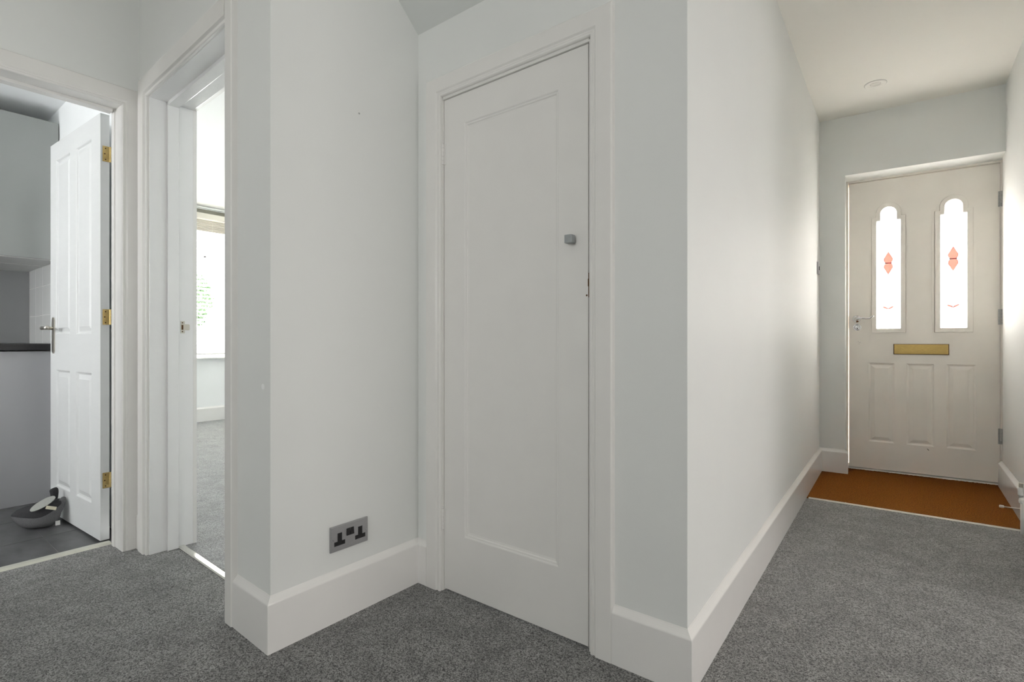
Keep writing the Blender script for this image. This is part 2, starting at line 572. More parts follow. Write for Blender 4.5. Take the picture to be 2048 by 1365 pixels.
bw = MB().box(-2.95, -2.5, 0, -1.7, -2.4, CEIL).box(-0.1, -2.5, 0, 0.62, -2.4, CEIL).box(-1.7, -2.5, 0, -1.02, -2.4, CEIL).box(-0.18, -2.5, 0, -0.1, -2.4, CEIL).box(-1.02, -2.5, 2.2, -0.18, -2.4, CEIL).box(-1.02, -2.5, 0, -0.18, -2.4, 1.45)
struct(bw, 'wall_rear', 'wall', 'pale wall with an added fill-light opening at the rear of the hall', 'wall')
sr = MB().box(0.62, -0.3, 0, 2.9, -0.2, CEIL).box(0.62, 3.1, 0, 2.9, 3.2, CEIL).box(2.8, -0.2, 0, 2.9, 3.1, CEIL)  # unseen room added around the hall fill lamp
struct(sr, 'wall_fill_room', 'wall_white', 'white walls of an added unseen room that fills the hall with light', 'wall')
struct(MB().box(0.56, -0.2, -0.1, 2.9, 3.1, 0), 'floor', 'carpet2', 'pale carpet of the added fill-light room off the hall', 'carpet floor')
struct(MB().box(0.701, -0.3, CEIL, 2.9, 3.2, CEIL + 0.1), 'ceiling', 'ceiling', 'white ceiling of the added fill-light room off the hall', 'ceiling')
# wall between hall and kitchen, opening y -0.01 .. 0.755
kw = MB().box(-2.9, 0.775, 0, -2.775, 0.84, CEIL).box(-2.9, -0.04, 1.99, -2.775, 0.775, CEIL).box(-2.9, -2.4, 0, -2.775, -0.04, CEIL)
struct(kw, 'wall_kitchen', 'wall', 'grey wall over the kitchen doorway', 'wall')
# kitchen side wall (tiled above the worktop) and other kitchen walls
struct(MB().box(-5.1, 0.82, 0, -2.905, 0.955, 2.36), 'wall_kitchen_side', 'wall_white', 'white kitchen wall behind the open panelled door, tiled above the worktop', 'wall')
kside = bpy.data.objects['wall_kitchen_side']
struct(MB().box(-5.1, -2.4, 0, -4.97, 0.82, 2.36), 'wall_kitchen_back', 'wall_white', 'kitchen wall behind the grey units', 'wall')
kf = MB().box(-5.1, -2.5, 0, -4.65, -2.4, 2.36).box(-3.15, -2.5, 0, -2.95, -2.4, 2.36).box(-4.65, -2.5, 0, -3.15, -2.4, 1.3).box(-4.65, -2.5, 1.92, -3.15, -2.4, 2.36)
struct(kf, 'wall_kitchen_front', 'wall_white', 'kitchen wall with the kitchen window', 'wall')
# living room outer walls
lw = MB().box(-6.65, 0.9, 0, -6.5, 1.6, 2.47).box(-6.65, 3.8, 0, -6.5, 4.6, 2.47).box(-6.65, 1.6, 0, -6.5, 3.8, 0.74).box(-6.65, 1.6, 2.435, -6.5, 3.8, 2.47)
struct(lw, 'wall_window', 'wall_white', 'white wall beneath the living room window', 'wall')
struct(MB().box(-6.65, 4.5, 0, -1.6, 4.6, 2.47), 'wall_far', 'wall_white', 'far white living room wall', 'wall')
struct(MB().box(-6.65, 0.957, 0, -2.95, 0.99, 2.47), 'wall_shared', 'wall_white', 'living room side of the kitchen wall', 'wall')

# small wall marks
MB().box(-1.529, 1.100, 1.719, -1.5265, 1.106, 1.7245).build('nail_hole', 'hgrey', None, label='tiny grey nail hole high on the pale wall above the socket', category='nail hole', bevel=0.001)
pm = MB()
cpt = LP(0.047, -0.0005, 0.79)
pm.lathe([(0.0, 0), (0.010, 0.0006), (0.013, 0.0)], wallplane((cpt.x, cpt.y, 0.79), Lu, (-Lv[0], -Lv[1])) @ M.Diagonal((0.8, 0.75, 1, 1)), 9)
pm.build('filler_patch', 'fill', None, label='small white filler patch near the pier corner at mid height', category='patch')

# ------------------------------------------------------------------ skirting
SK = [(0, 0), (0.017, 0), (0.017, 0.142), (0.0168, 0.1455), (0.0158, 0.148), (0.0138, 0.1502), (0.0105, 0.1535), (0.0065, 0.158), (0.003, 0.1625), (0.001, 0.166), (0, 0.166)]
Z = (0, 0, 1)
struct(MB().sweep(SK, [LP(0.229, 0), LP(0, 0), (-1.528, 1.375, 0), (-1.466, 1.375, 0)], Z), 'baseboard_left', 'skirt', 'white skirting board under the double socket', 'skirting')
struct(MB().sweep(SK, [(-0.690, 1.375, 0), (-0.478, 1.375, 0), (-0.545, 4.31, 0), EP(0.156, 0), EP(0.156, 0.04)], Z), 'baseboard_hall', 'skirt', 'long white skirting board running down the hall to the front door', 'skirting')
struct(MB().sweep(SK, [(RW(4.54), 4.54, 0), (RW(4.2), 4.2, 0), (RW(2.52), 2.52, 0)], Z), 'baseboard_right', 'skirt', 'white skirting board behind the radiator valve', 'skirting')
struct(MB().sweep(SK, [LP(1.248, 0), LP(1.196, 0)], Z), 'baseboard_corner', 'skirt', 'short white skirting piece in the corner between the two doorways', 'skirting')
struct(MB().sweep(SK, [(-6.5, 1.0, 0), (-6.5, 4.5, 0)], Z), 'baseboard_window', 'skirt', 'white skirting board beneath the blind', 'skirting')
struct(MB().sweep(SK, [(-2.775, -2.4, 0), (-2.775, -0.125, 0)], Z), 'baseboard_kitchen', 'skirt', 'white skirting board beyond the kitchen doorway', 'skirting')


# ------------------------------------------------------------------ door casings
def casing_prof(wd, t=0.019):
    return [(0, 0), (0, 0.011), (0.003, 0.0145), (0.009, 0.0150), (0.0125, 0.0125), (0.016, 0.013), (0.021, t), (wd - 0.005, t), (wd - 0.001, t - 0.004), (wd, 0)]


# cupboard
tr = thing('trim_1', (-1.08, 1.375, 0), 'white architrave framing the cupboard door', 'door frame', 'structure')
MB().sweep(casing_prof(0.075, 0.018), [(-0.764, 1.3752, 0), (-0.764, 1.3752, 1.838), (-1.394, 1.3752, 1.838), (-1.394, 1.3752, 0)], (0, -1, 0)).build('architrave', 'wood', tr)
ln = MB().box(-1.402, 1.372, 0, -1.3917, 1.45, 1.842).box(-0.7715, 1.372, 0, -0.767, 1.45, 1.842).box(-1.402, 1.372, 1.834, -0.767, 1.45, 1.842)
ln.build('door_lining', 'wood', tr)
MB().box(-1.394, 1.418, 0, -1.380, 1.448, 1.834).box(-0.789, 1.418, 0, -0.775, 1.448, 1.834).box(-1.394, 1.418, 1.822, -0.775, 1.448, 1.834).build('door_stop', 'wood', tr)
MB().box(-1.398, 1.3725, 1.829, -0.768, 1.412, 1.8345).build('head_bead', 'wood', tr)

# living room doorway
tr = thing('trim_2', LP(0.7, 0), 'white painted frame of the narrow open doorway with a steel strike plate', 'door frame', 'structure')
nL = (-Lv[0], -Lv[1], 0)
MB().sweep(casing_prof(0.092, 0.021), [LP(0.282, 0, 1.991), LP(1.106, 0, 1.991), LP(1.106, 0, 0)], nL).build('architrave', 'wood', tr)
MB().sweep([(0, 0), (0, 0.017), (0.004, 0.021), (0.049, 0.021), (0.053, 0.018), (0.053, 0)], [LP(0.278, 0, 0), LP(0.278, 0, 2.08)], nL).build('architrave', 'wood', tr)
li = MB().box(1.098, -0.003, 0, 1.108, 0.168, 1.999, ML).box(0.285, -0.003, 1.989, 1.108, 0.168, 1.999, ML).box(0.278, -0.003, 0, 0.288, 0.168, 1.999, ML)
li.build('door_lining', 'gloss', tr, bevel=0.001)
st = MB().box(1.084, 0.062, 0, 1.0985, 0.106, 1.989, ML).box(0.288, 0.062, 1.974, 1.0985, 0.106, 1.9895, ML).box(0.2875, 0.062, 0, 0.302, 0.106, 1.989, ML)
st.build('door_stop', 'gloss', tr, bevel=0.0015)
MB().box(1.098, 0.168, 0, 1.19, 0.183, 2.08, ML).box(0.20, 0.168, 1.99, 1.098, 0.183, 2.08, ML).box(0.19, 0.168, 0, 0.285, 0.183, 2.08, ML).build('rear_architrave', 'wood', tr)
# strike plate on the left jamb, facing +x
ms = wallplane(T2(LP(1.0975, 0)), Lv, (-Lu[0], -Lu[1]))


def on_jamb(u, vv, zz=0):
    return ms @ V((u, vv, zz))


s1 = plate([rect(0.117, 0.965, 0.133, 1.020), rect(0.1195, 0.981, 0.1275, 1.003)], 0.0016, ms)
s1.box(0.133, 0.979, 0, 0.150, 1.006, 0.0016, ms).box(0.150, 0.981, -0.004, 0.153, 1.004, 0.0016, ms)
plt = s1.build('strike_plate', 'nickel', tr, label='pale steel strike plate with two screws')
MB().lathe([(0.003, 0.0), (0.0028, 0.0012), (0.001, 0.0016)], ms @ M.Translation((0.1235, 1.0125, 0.0014)), 10).lathe([(0.003, 0.0), (0.0028, 0.0012), (0.001, 0.0016)], ms @ M.Translation((0.1235, 0.9725, 0.0014)), 10).build('screw', 'brass_dark', plt)
MB().box(0.119, 0.980, 0.0002, 0.128, 1.004, 0.0008, ms).build('latch_hole', 'brass_dark', plt)

# kitchen doorway
tr = thing('trim_3', (-2.83, 0.37, 0), 'white moulded frame of the kitchen doorway', 'door frame', 'structure')
MB().sweep(casing_prof(0.080, 0.017), [(-2.775, 0.757, 0), (-2.775, 0.757, 1.972), (-2.775, -0.03, 1.972), (-2.775, -0.03, 0)], (1, 0, 0)).build('architrave', 'wood', tr)
MB().box(-2.905, 0.757, -0.012, -2.772, 0.777, 1.99).box(-2.905, -0.042, -0.012, -2.772, -0.030, 1.99).box(-2.905, -0.042, 1.974, -2.772, 0.777, 1.992).build('door_lining', 'wood', tr, bevel=0.001)
MB().box(-2.892, 0.7525, -0.01, -2.855, 0.7575, 1.974).box(-2.888, -0.031, -0.01, -2.845, -0.018, 1.974).box(-2.888, -0.02, 1.961, -2.845, 0.746, 1.9745).build('door_stop', 'wood', tr, bevel=0.0015)

# ------------------------------------------------------------------ threshold strips
def strip(path_pts, wd, h, name, mt, label):
    prof = [(0, 0), (0, h * 0.4), (wd * 0.2, h), (wd * 0.8, h), (wd, h * 0.4), (wd, 0)]
    return MB().sweep(prof, path_pts, Z).build(name, mt, None, label=label, category='threshold strip')


strip([(-2.955, 0.757, -0.010), (-2.955, -0.03, -0.010)], -0.05, 0.018, 'threshold_strip', 'strip_gold', 'pale flat metal strip between the slate tiles and the hall carpet')
strip([LP(1.097, 0.135), LP(0.288, 0.135)], 0.030, 0.006, 'threshold_strip', 'strip', 'bright shining metal strip in the narrow living room doorway')
strip([(-0.498, 3.492, -0.001), (0.436, 3.522, -0.001)], -0.024, 0.007, 'threshold_strip', 'strip', 'silver metal strip along the edge of the brown door mat')

# ------------------------------------------------------------------ cupboard door
dr = thing('door_2', (-1.083, 1.383, 0.0), 'white single-panel cupboard door with a small square knob', 'cupboard door', 'structure')
md = wallplane((-1.390, 1.380), (1, 0), (0, -1))     # local x along +x, y up, z to viewer
pl = plate([rect(0, 0.008, 0.6105, 1.8275), rect(0.100, 0.218, 0.505, 1.722)], 0.034, md, z0=-0.034)
pl.build('leaf', 'wood', dr)
pn = MB()
nested(pn, 0.100, 0.218, 0.505, 1.722, [(0, 0), (0.003, -0.001), (0.005, -0.0035), (0.010, -0.0040), (0.013, -0.0075), (0.020, -0.0085), (0.022, -0.0085)], md)
pn.build('panel', 'wood', dr)
kb = MB()
kb.box(-0.0125, -0.0125, 0.007, 0.0125, 0.0125, 0.030, md @ M.Translation((0.557, 1.241, 0)))
kn = kb.build('knob', 'pewter', dr, bevel=0.001, label='small square pewter knob')
MB().lathe([(0.008, 0), (0.0065, 0.004), (0.006, 0.0125)], md @ M.Translation((0.557, 1.241, 0)), 16).build('knob_stem', 'pewter', kn)
ct = MB().box(0.6115, 1.062, -0.012, 0.6150, 1.136, 0.0005, md).box(0.6100, 1.095, -0.004, 0.6125, 1.118, 0.0015, md)
ct.lathe([(0.0022, 0), (0.0030, 0.0015), (0.0015, 0.003)], md @ M.Translation((0.6055, 1.068, -0.001)), 10)
ct.build('catch', 'brass_dark', dr, label='dark worn ball catch in the door edge')
for zc in (1.626, 0.267):
    h = MB()
    for k in range(5):
        h.lathe([(0.0048, -0.0073), (0.0052, -0.0066), (0.0052, 0.0066), (0.0048, 0.0073)], M.Translation((-1.3925, 1.374, zc - 0.0308 + k * 0.0154)), 12)
    h.lathe([(0.0035, 0), (0.005, 0.002), (0.0035, 0.005)], M.Translation((-1.3925, 1.374, zc + 0.039)), 10)
    h.lathe([(0.003, -0.004), (0.0048, 0), (0.0045, 0.002)], M.Translation((-1.3925, 1.374, zc - 0.042)), 10)
    h.box(-1.389, 1.3775, zc - 0.038, -1.381, 1.3805, zc + 0.038)
    h.build('hinge', 'wood', dr)

# ------------------------------------------------------------------ double socket
sk = thing('double_socket', (-1.528, 1.060, 0.228), 'brushed steel double power socket with black inserts low on the wall', 'socket')
mk = wallplane((-1.528, 0.987), (0, 1), (1, 0))
W_, H_ = 0.147, 0.084
z0 = 0.2285
fc = MB()
b0 = [(0, 0.0), (0, 0.006), (0.003, 0.0085)]
nested(fc, 0, z0, W_, z0 + H_, [(0, 0), (0, 0.0055), (0.0018, 0.0085), (0.003, 0.0085)], mk)
fc.build('face_plate', 'steel', sk)


def tee(cx):
    x0, x1 = cx - 0.0205, cx + 0.0205
    return [(x0, z0 + 0.019), (x1, z0 + 0.019), (x1, z0 + 0.033), (cx + 0.0085, z0 + 0.033), (cx + 0.0085, z0 + 0.060), (cx - 0.0085, z0 + 0.060), (cx - 0.0085, z0 + 0.033), (x0, z0 + 0.033)]


for cx in (0.033, 0.114):
    i = plate([tee(cx)], 0.0008, mk, z0=0.0083).build('insert', 'black', sk)
    MB().box(cx - 0.002, z0 + 0.045, 0.0092, cx + 0.002, z0 + 0.054, 0.0094, mk).box(cx - 0.014, z0 + 0.024, 0.0092, cx - 0.008, z0 + 0.028, 0.0094, mk).box(cx + 0.008, z0 + 0.024, 0.0092, cx + 0.014, z0 + 0.028, 0.0094, mk).build('pin_hole', 'dark', i)
for s_ in (-1, 1):
    MB().add([mk @ V((0.0735 + s_ * 0.0005, z0 + 0.043, 0.0085)), mk @ V((0.0735 + s_ * 0.0145, z0 + 0.043, 0.0085)), mk @ V((0.0735 + s_ * 0.0145, z0 + 0.067, 0.0085)), mk @ V((0.0735 + s_ * 0.0005, z0 + 0.067, 0.0085)),
              mk @ V((0.0735 + s_ * 0.001, z0 + 0.0435, 0.0125)), mk @ V((0.0735 + s_ * 0.014, z0 + 0.0435, 0.0125)), mk @ V((0.0735 + s_ * 0.014, z0 + 0.0665, 0.0100)), mk @ V((0.0735 + s_ * 0.001, z0 + 0.0665, 0.0100))],
             [(0, 1, 2, 3), (4, 5, 6, 7), (0, 1, 5, 4), (1, 2, 6, 5), (2, 3, 7, 6), (3, 0, 4, 7)]).build('rocker', 'black', sk, bevel=0.0005)
for cx in (0.0085, 0.1385):
    MB().lathe([(0.0028, 0), (0.0026, 0.0008), (0.001, 0.0010)], mk @ M.Translation((cx, z0 + 0.042, 0.0084)), 12).build('screw', 'chrome', sk)

# ------------------------------------------------------------------ light switch at the end of the hall wall
hd = V((HL[1][0] - HL[0][0], HL[1][1] - HL[0][1], 0)).normalized()
hn = V((hd.y, -hd.x, 0))
p0 = V((HL[0][0], HL[0][1], 0)) + hd * (4.155 - 1.375)
mw = wallplane((p0.x, p0.y), (hd.x, hd.y), (hn.x, hn.y))
sw = thing('light_switch', (p0.x, p0.y, 1.393), 'small steel light switch near the far end of the hall wall', 'light switch')
f_ = MB()
nested(f_, 0, 1.397, 0.086, 1.483, [(0, 0), (0, 0.006), (0.0018, 0.0095), (0.003, 0.0095)], mw)
f_.build('face_plate', 'steel', sw)
MB().box(0.034, 1.427, 0.009, 0.052, 1.452, 0.013, mw).build('rocker', 'black', sw, bevel=0.001)

# ------------------------------------------------------------------ downlight
sp_ = (-0.193, 3.879)
dl = thing('ceiling_downlight', (*sp_, CEIL - 0.004), 'small round white downlight in the hall ceiling', 'ceiling light')
prof = [(0.028, 0.003), (0.030, -0.001), (0.034, -0.004), (0.050, -0.005), (0.0555, -0.003), (0.0565, 0.002)]
rg = MB()
nn = 40
vs = [V((sp_[0] + r * cos(2 * pi * k / nn), sp_[1] + r * sin(2 * pi * k / nn), CEIL + z)) for r, z in prof for k in range(nn)]
rg.add(vs, [(j * nn + k, j * nn + (k + 1) % nn, (j + 1) * nn + (k + 1) % nn, (j + 1) * nn + k) for j in range(len(prof) - 1) for k in range(nn)])
rg.build('bezel', 'ceiling', dl, smooth=True)
MB().lathe([(0.0275, -0.0005), (0.026, -0.003), (0.012, -0.0035)], M.Translation((*sp_, CEIL)), 30).build('lamp_lens', 'bulb', dl, smooth=True)
tr_ = MB()
vs = [V((sp_[0] + r * cos(2 * pi * k / nn), sp_[1] + r * sin(2 * pi * k / nn), CEIL + z)) for r, z in [(0.0565, 0.0), (0.0565, -0.0012), (0.0585, -0.0012), (0.0585, 0.0)] for k in range(nn)]
tr_.add(vs, [(j * nn + k, j * nn + (k + 1) % nn, (j + 1) * nn + (k + 1) % nn, (j + 1) * nn + k) for j in range(3) for k in range(nn)])
tr_.build('shadow_ring', 'hgrey', dl)

# ------------------------------------------------------------------ front door
FD = thing('door_1', EP(0.58, 0.2), 'white front door with two arched stained glass panes and a brass letter plate', 'front door', 'structure')
D0, D1 = V((-0.384, 4.515)), V((0.433, 4.570))
du = (D1 - D0).normalized()
dn = V((du.y, -du.x))
mf = wallplane((D0.x, D0.y), (du.x, du.y), (dn.x, dn.y))    # x = across, y = up, z = towards the hall
DW = 0.817


def arch_outline(cx, half, zb, zs, nh, zc, grow=0.0, n=18):
    """tall pane: square shoulders at zs, narrower neck nh, round top centred at zc"""
    h, q = half + grow, nh + grow
    pts = [(cx - h, zb - grow), (cx + h, zb - grow), (cx + h, zs + grow), (cx + q, zs + grow)]
    pts += [(cx + q * cos(pi * k / n), zc + q * sin(pi * k / n)) for k in range(0, n + 1)]
    pts += [(cx - q, zs + grow), (cx - h, zs + grow)]
    return pts


GC = (0.234, 0.587)
lowers = [(0.118, 0.269), (0.336, 0.485), (0.550, 0.700)]
holes = [arch_outline(c, 0.0985, 0.988, 1.809, 0.073, 1.834) for c in GC] + [rect(a, 0.210, b, 0.773) for a, b in lowers]
lf = plate([rect(0, 0.017, DW, 2.075)] + holes, 0.044, mf, z0=-0.044)
leaf = lf.build('leaf', 'door', FD)
for a, b in lowers:
    pp = MB()
    nested(pp, a, 0.210, b, 0.773, [(0, 0), (0.004, -0.004), (0.009, -0.0085), (0.014, -0.0095), (0.036, -0.0015), (0.037, -0.0015)], mf)
    pp.build('panel', 'door', FD)


def resample_wave(pts):
    return pts


def came(paths, r=0.0016):
    mb = MB()
    for p in paths:
        mb.tube([mf @ V((x, y, -0.019)) for x, y in p], r, 6)
    return mb


def bez(p0, p1, p2, n=10):
    return [((1 - t) ** 2 * p0[0] + 2 * t * (1 - t) * p1[0] + t * t * p2[0], (1 - t) ** 2 * p0[1] + 2 * t * (1 - t) * p1[1] + t * t * p2[1]) for t in [k / n for k in range(n + 1)]]


for gi, c in enumerate(GC):
    g = plate([arch_outline(c, 0.0685, 1.018, 1.782, 0.0465, 1.831)], 0.004, mf, z0=-0.026)
    gl = g.build('glass_pane', 'glass', FD, label='arched frosted glass pane with red petals')
    # frame moulding proud of the leaf, with a thin groove, and an outer bead
    plate([arch_outline(c, 0.0972, 0.9893, 1.8077, 0.0717, 1.834), arch_outline(c, 0.0685, 1.018, 1.782, 0.0465, 1.831)], 0.052, mf, z0=-0.044, bev=0.0).build('glazing_frame', 'door', FD, bevel=0.002)
    plate([arch_outline(c, 0.0985, 0.988, 1.809, 0.073, 1.834, 0.0145), arch_outline(c, 0.0985, 0.988, 1.809, 0.073, 1.834, 0.0015)], 0.0025, mf, z0=0.0).build('outer_bead', 'door', FD, bevel=0.0012)
    plate([arch_outline(c, 0.0985, 0.988, 1.809, 0.073, 1.834, 0.012), arch_outline(c, 0.0685, 1.018, 1.782, 0.0465, 1.831)], 0.006, mf, z0=-0.0505).build('rear_frame', 'door', FD)
    # red leaves
    cz = 1.483
    up = bez((c, cz + 0.083), (c - 0.012, cz + 0.060), (c - 0.0260, cz + 0.033)) + bez((c - 0.0260, cz + 0.033), (c - 0.028, cz + 0.010), (c - 0.014, cz + 0.002))
    upl = up + [(2 * c - x, y) for x, y in up[::-1]][:-1]
    dnl = [(x, 2 * cz - y) for x, y in upl]
    for q, shp in enumerate((upl, dnl)):
        plate([shp[:-1] if shp[0] == shp[-1] else shp], 0.002, mf, z0=-0.0215).build('petal', 'red', gl)
    bz = 1.158
    for s_ in (-1, 1):
        pt = bez((c + s_ * 0.002, bz), (c + s_ * 0.022, bz + 0.0), (c + s_ * 0.032, bz + 0.012)) + bez((c + s_ * 0.030, bz + 0.021), (c + s_ * 0.012, bz + 0.022), (c + s_ * 0.002, bz + 0.001))[:-1]
        plate([pt], 0.002, mf, z0=-0.0215).build('petal', 'red', gl)
    # lead lines
    P = [upl + [upl[0]], dnl + [dnl[0]], [(c - 0.017, cz), (c + 0.017, cz)]]
    for s_ in (-1, 1):
        P.append(bez((c + s_ * 0.012, cz), (c + s_ * 0.028, cz + 0.001), (c + s_ * 0.038, cz + 0.014)))
        P.append(bez((c + s_ * 0.012, cz), (c + s_ * 0.028, cz - 0.001), (c + s_ * 0.038, cz - 0.014)))
        P.append([(c + s_ * 0.038, cz + 0.014), (c + s_ * 0.052, cz), (c + s_ * 0.038, cz - 0.014), (c + s_ * 0.027, cz), (c + s_ * 0.038, cz + 0.014)])
        P.append([(c + s_ * 0.052, cz), (c + s_ * 0.067, cz)])
        P.append(bez((c + s_ * 0.026, cz + 0.030), (c + s_ * 0.048, cz + 0.018), (c + s_ * 0.056, cz + 0.040)) + [(c + s_ * 0.067, cz + 0.042)])
        P.append(bez((c + s_ * 0.026, cz - 0.030), (c + s_ * 0.048, cz - 0.018), (c + s_ * 0.056, cz - 0.040)) + [(c + s_ * 0.067, cz - 0.042)])
        P.append(bez((c, bz), (c + s_ * 0.018, bz + 0.03), (c, bz + 0.058)))
        P.append(bez((c, bz), (c + s_ * 0.03, bz - 0.004), (c + s_ * 0.036, bz + 0.014)))
        P.append(bez((c, bz), (c + s_ * 0.024, bz + 0.026), (c + s_ * 0.036, bz + 0.014)))
        P.append(bez((c + s_ * 0.034, bz + 0.008), (c + s_ * 0.05, bz + 0.010), (c + s_ * 0.060, bz + 0.001)) + [(c + s_ * 0.067, bz + 0.001)])
        P.append(bez((c + s_ * 0.016, bz - 0.013), (c + s_ * 0.04, bz - 0.010), (c + s_ * 0.060, bz + 0.001)))
        P.append([(c, bz), (c + s_ * 0.016, bz - 0.013), (c, bz - 0.026)])
    nmot = len(P)
    for zz in (1.620, 1.352):
        P.append([(c - 0.068, zz), (c + 0.068, zz)])
    tz = 1.826
    P.append([(c - 0.014, tz), (c, tz + 0.014), (c + 0.014, tz), (c, tz - 0.014), (c - 0.014, tz)])
    P += [[(c - 0.046, tz), (c - 0.014, tz)], [(c + 0.014, tz), (c + 0.046, tz)], [(c, tz + 0.014), (c, 1.876)], [(c, tz - 0.014), (c, cz + 0.083)],
          [(c, cz - 0.083), (c, bz + 0.058)], [(c, bz - 0.026), (c, 1.018)]]
    q_ = came(P[:nmot], 0.0021)
    q_.v += []
    r_ = came(P[nmot:], 0.0013)
    q_.add(r_.v, r_.f)
    q_.build('lead_lines', 'lead', gl)

# letter plate
lp = plate([rect(0.263, 0.836, 0.564, 0.909)], 0.004, mf, z0=0.0, bev=0.0).build('letter_plate', 'brass_dark', FD, bevel=0.001, label='brass letter plate')
mbp = MB()
mbp.box(0.267, 0.840, 0.004, 0.560, 0.906, 0.009, mf)
fl_ = mbp.build('flap', 'brass', lp, bevel=0.0012)
for zz in (0.8455, 0.852, 0.8585):
    MB().box(0.269, zz, 0.009, 0.558, zz + 0.0022, 0.0112, mf).build('ridge', 'brass', lp, bevel=0.0006)
# lever handle
hx, hz = 0.047, 1.090
ha = MB().lathe([(0.0265, 0), (0.0265, 0.003), (0.024, 0.007), (0.016, 0.009), (0.0125, 0.013), (0.010, 0.030)], mf @ M.Translation((hx, hz, 0)), 32).build('lever_handle', 'chrome', FD, smooth=True, label='chrome lever handle on a round rose')
arm = [(hx, hz, 0.020), (hx + 0.004, hz + 0.001, 0.040), (hx + 0.016, hz + 0.003, 0.050), (hx + 0.034, hz + 0.004, 0.052), (hx + 0.054, hz + 0.0, 0.052), (hx + 0.074, hz + 0.0, 0.052), (hx + 0.086, hz + 0.007, 0.053), (hx + 0.096, hz + 0.016, 0.055), (hx + 0.104, hz + 0.017, 0.056)]
MB().tube([mf @ V(p) for p in arm], [0.0095, 0.0090, 0.0075, 0.0062, 0.0052, 0.0046, 0.0042, 0.0045, 0.0030], 14).build('lever', 'chrome', ha, smooth=True)
lk = MB().lathe([(0.0255, 0), (0.0255, 0.002), (0.024, 0.005), (0.019, 0.006), (0.018, 0.004), (0.0135, 0.004)], mf @ M.Translation((hx + 0.003, 1.030, 0)), 32).build('lock_rose', 'chrome', FD, smooth=True, label='round chrome lock rose with a thumb turn')
MB().lathe([(0.0125, 0.004), (0.0125, 0.012), (0.0105, 0.0145), (0.004, 0.0148)], mf @ M.Translation((hx + 0.003, 1.030, 0)), 24).build('thumb_turn', 'chrome', lk, smooth=True)
# latch forend on the closing edge, hinges, scuffs
MB().box(-0.0016, 1.02, -0.034, 0.0015, 1.115, -0.006, mf).build('latch_plate', 'brass_dark', FD)
for zc in (1.845, 1.085, 0.316):
    h = MB()
    L_ = 0.100
    for k in range(5):
        h.lathe([(0.0062, -L_ / 10 + 0.0006), (0.0068, -L_ / 10 + 0.0014), (0.0068, L_ / 10 - 0.0014), (0.0062, L_ / 10 - 0.0006)], M.Translation(mf @ V((DW + 0.004, zc + (k - 2) * L_ / 5, 0.005))), 12)
    h.box(DW - 0.010, zc - L_ / 2, 0.0, DW + 0.004, zc + L_ / 2, 0.0025, mf)
    h.build('hinge', 'hgrey', FD, label='grey hinge knuckles')
mk2 = MB()
random.seed(3)
for (a, b, ww, hh) in [(0.055, 0.925, .004, .003), (0.062, 0.915, .003, .006), (0.068, 0.918, .004, .003), (0.060, 0.906, .003, .003), (0.048, 0.919, .002, .002)]:
    mk2.box(a, b, 0, a + ww, b + hh, 0.0003, mf)
mk2.build('scuff', 'hgrey', FD, kind='stuff')
sc = MB()
sc.add([mf @ V(p) for p in ((0.447, 0.193, 0.0002), (0.450, 0.194, 0.0002), (0.458, 0.186, 0.0002), (0.459, 0.181, 0.0002), (0.454, 0.184, 0.0002),
                            (0.447, 0.193, 0.0006), (0.450, 0.194, 0.0006), (0.458, 0.186, 0.0006), (0.459, 0.181, 0.0006), (0.454, 0.184, 0.0006))],
       [(0, 1, 2, 3, 4), (5, 6, 7, 8, 9), (0, 1, 6, 5), (1, 2, 7, 6), (2, 3, 8, 7), (3, 4, 9, 8), (4, 0, 5, 9)])
sc.build('scuff', 'scuff', FD, label='short black scuff low on the door')
# frame of the front door
ft = thing('trim_4', EP(0.58, 0.26), 'painted frame of the front door', 'door frame', 'structure')
MB().box(-0.026, -0.02, -0.12, -0.003, 2.100, 0.012, mf).build('jamb', 'door', ft, bevel=0.002)
MB().box(-0.026, 2.0795, -0.12, DW + 0.03, 2.110, 0.010, mf).build('frame_head', 'door', ft, bevel=0.002)
MB().box(-0.006, 2.060, -0.12, DW + 0.03, 2.0795, -0.050, mf).box(-0.002, 0.0, -0.12, 0.006, 2.06, -0.055, mf).build('door_stop', 'door', ft)
MB().box(DW + 0.0015, 0, -0.12, DW + 0.05, 2.1, 0.002, mf).box(DW - 0.012, 0, -0.12, DW + 0.003, 2.1, -0.050, mf).build('jamb', 'door', ft)
MB().box(-0.03, -0.02, -0.12, DW + 0.05, 0.0095, 0.018, mf).box(-0.03, -0.02, -0.12, DW + 0.05, 0.035, -0.0452, mf).build('door_sill', 'wood', ft, bevel=0.003)

# ------------------------------------------------------------------ coir mat
mp_ = [(-0.519, 3.5195), (0.446, 3.5495), T2(mf @ V((DW + 0.002, 0, 0.022))), T2(mf @ V((-0.02, 0, 0.022))), T2(EP(0.160, -0.006)), T2(EP(0.005, -0.006))]
mt = MB()
# subdivided top with a slightly ragged pile
mt.prism(mp_, -0.10, 0.0005)
mt.build('door_mat', 'coir', None, bevel=0.003, label='brown coir mat filling the floor inside the front door', category='door mat')
fr = MB()
random.seed(5)
a_, b_ = mf @ V((-0.018, 0, 0.022)), mf @ V((DW, 0, 0.022))
nb = 150
for k in range(nb):
    t = k / nb
    p = a_.lerp(b_, t)
    q = a_.lerp(b_, t + 1.3 / nb)
    e = random.uniform(0.0, 0.007)
    fr.prism([(p.x, p.y - 0.004), (q.x, q.y - 0.004), (q.x, q.y + e), (p.x, p.y + e)], -0.01, 0.003 + random.uniform(0, 0.002))
fr.build('mat_fringe', 'coir', bpy.data.objects['door_mat'], kind='stuff')

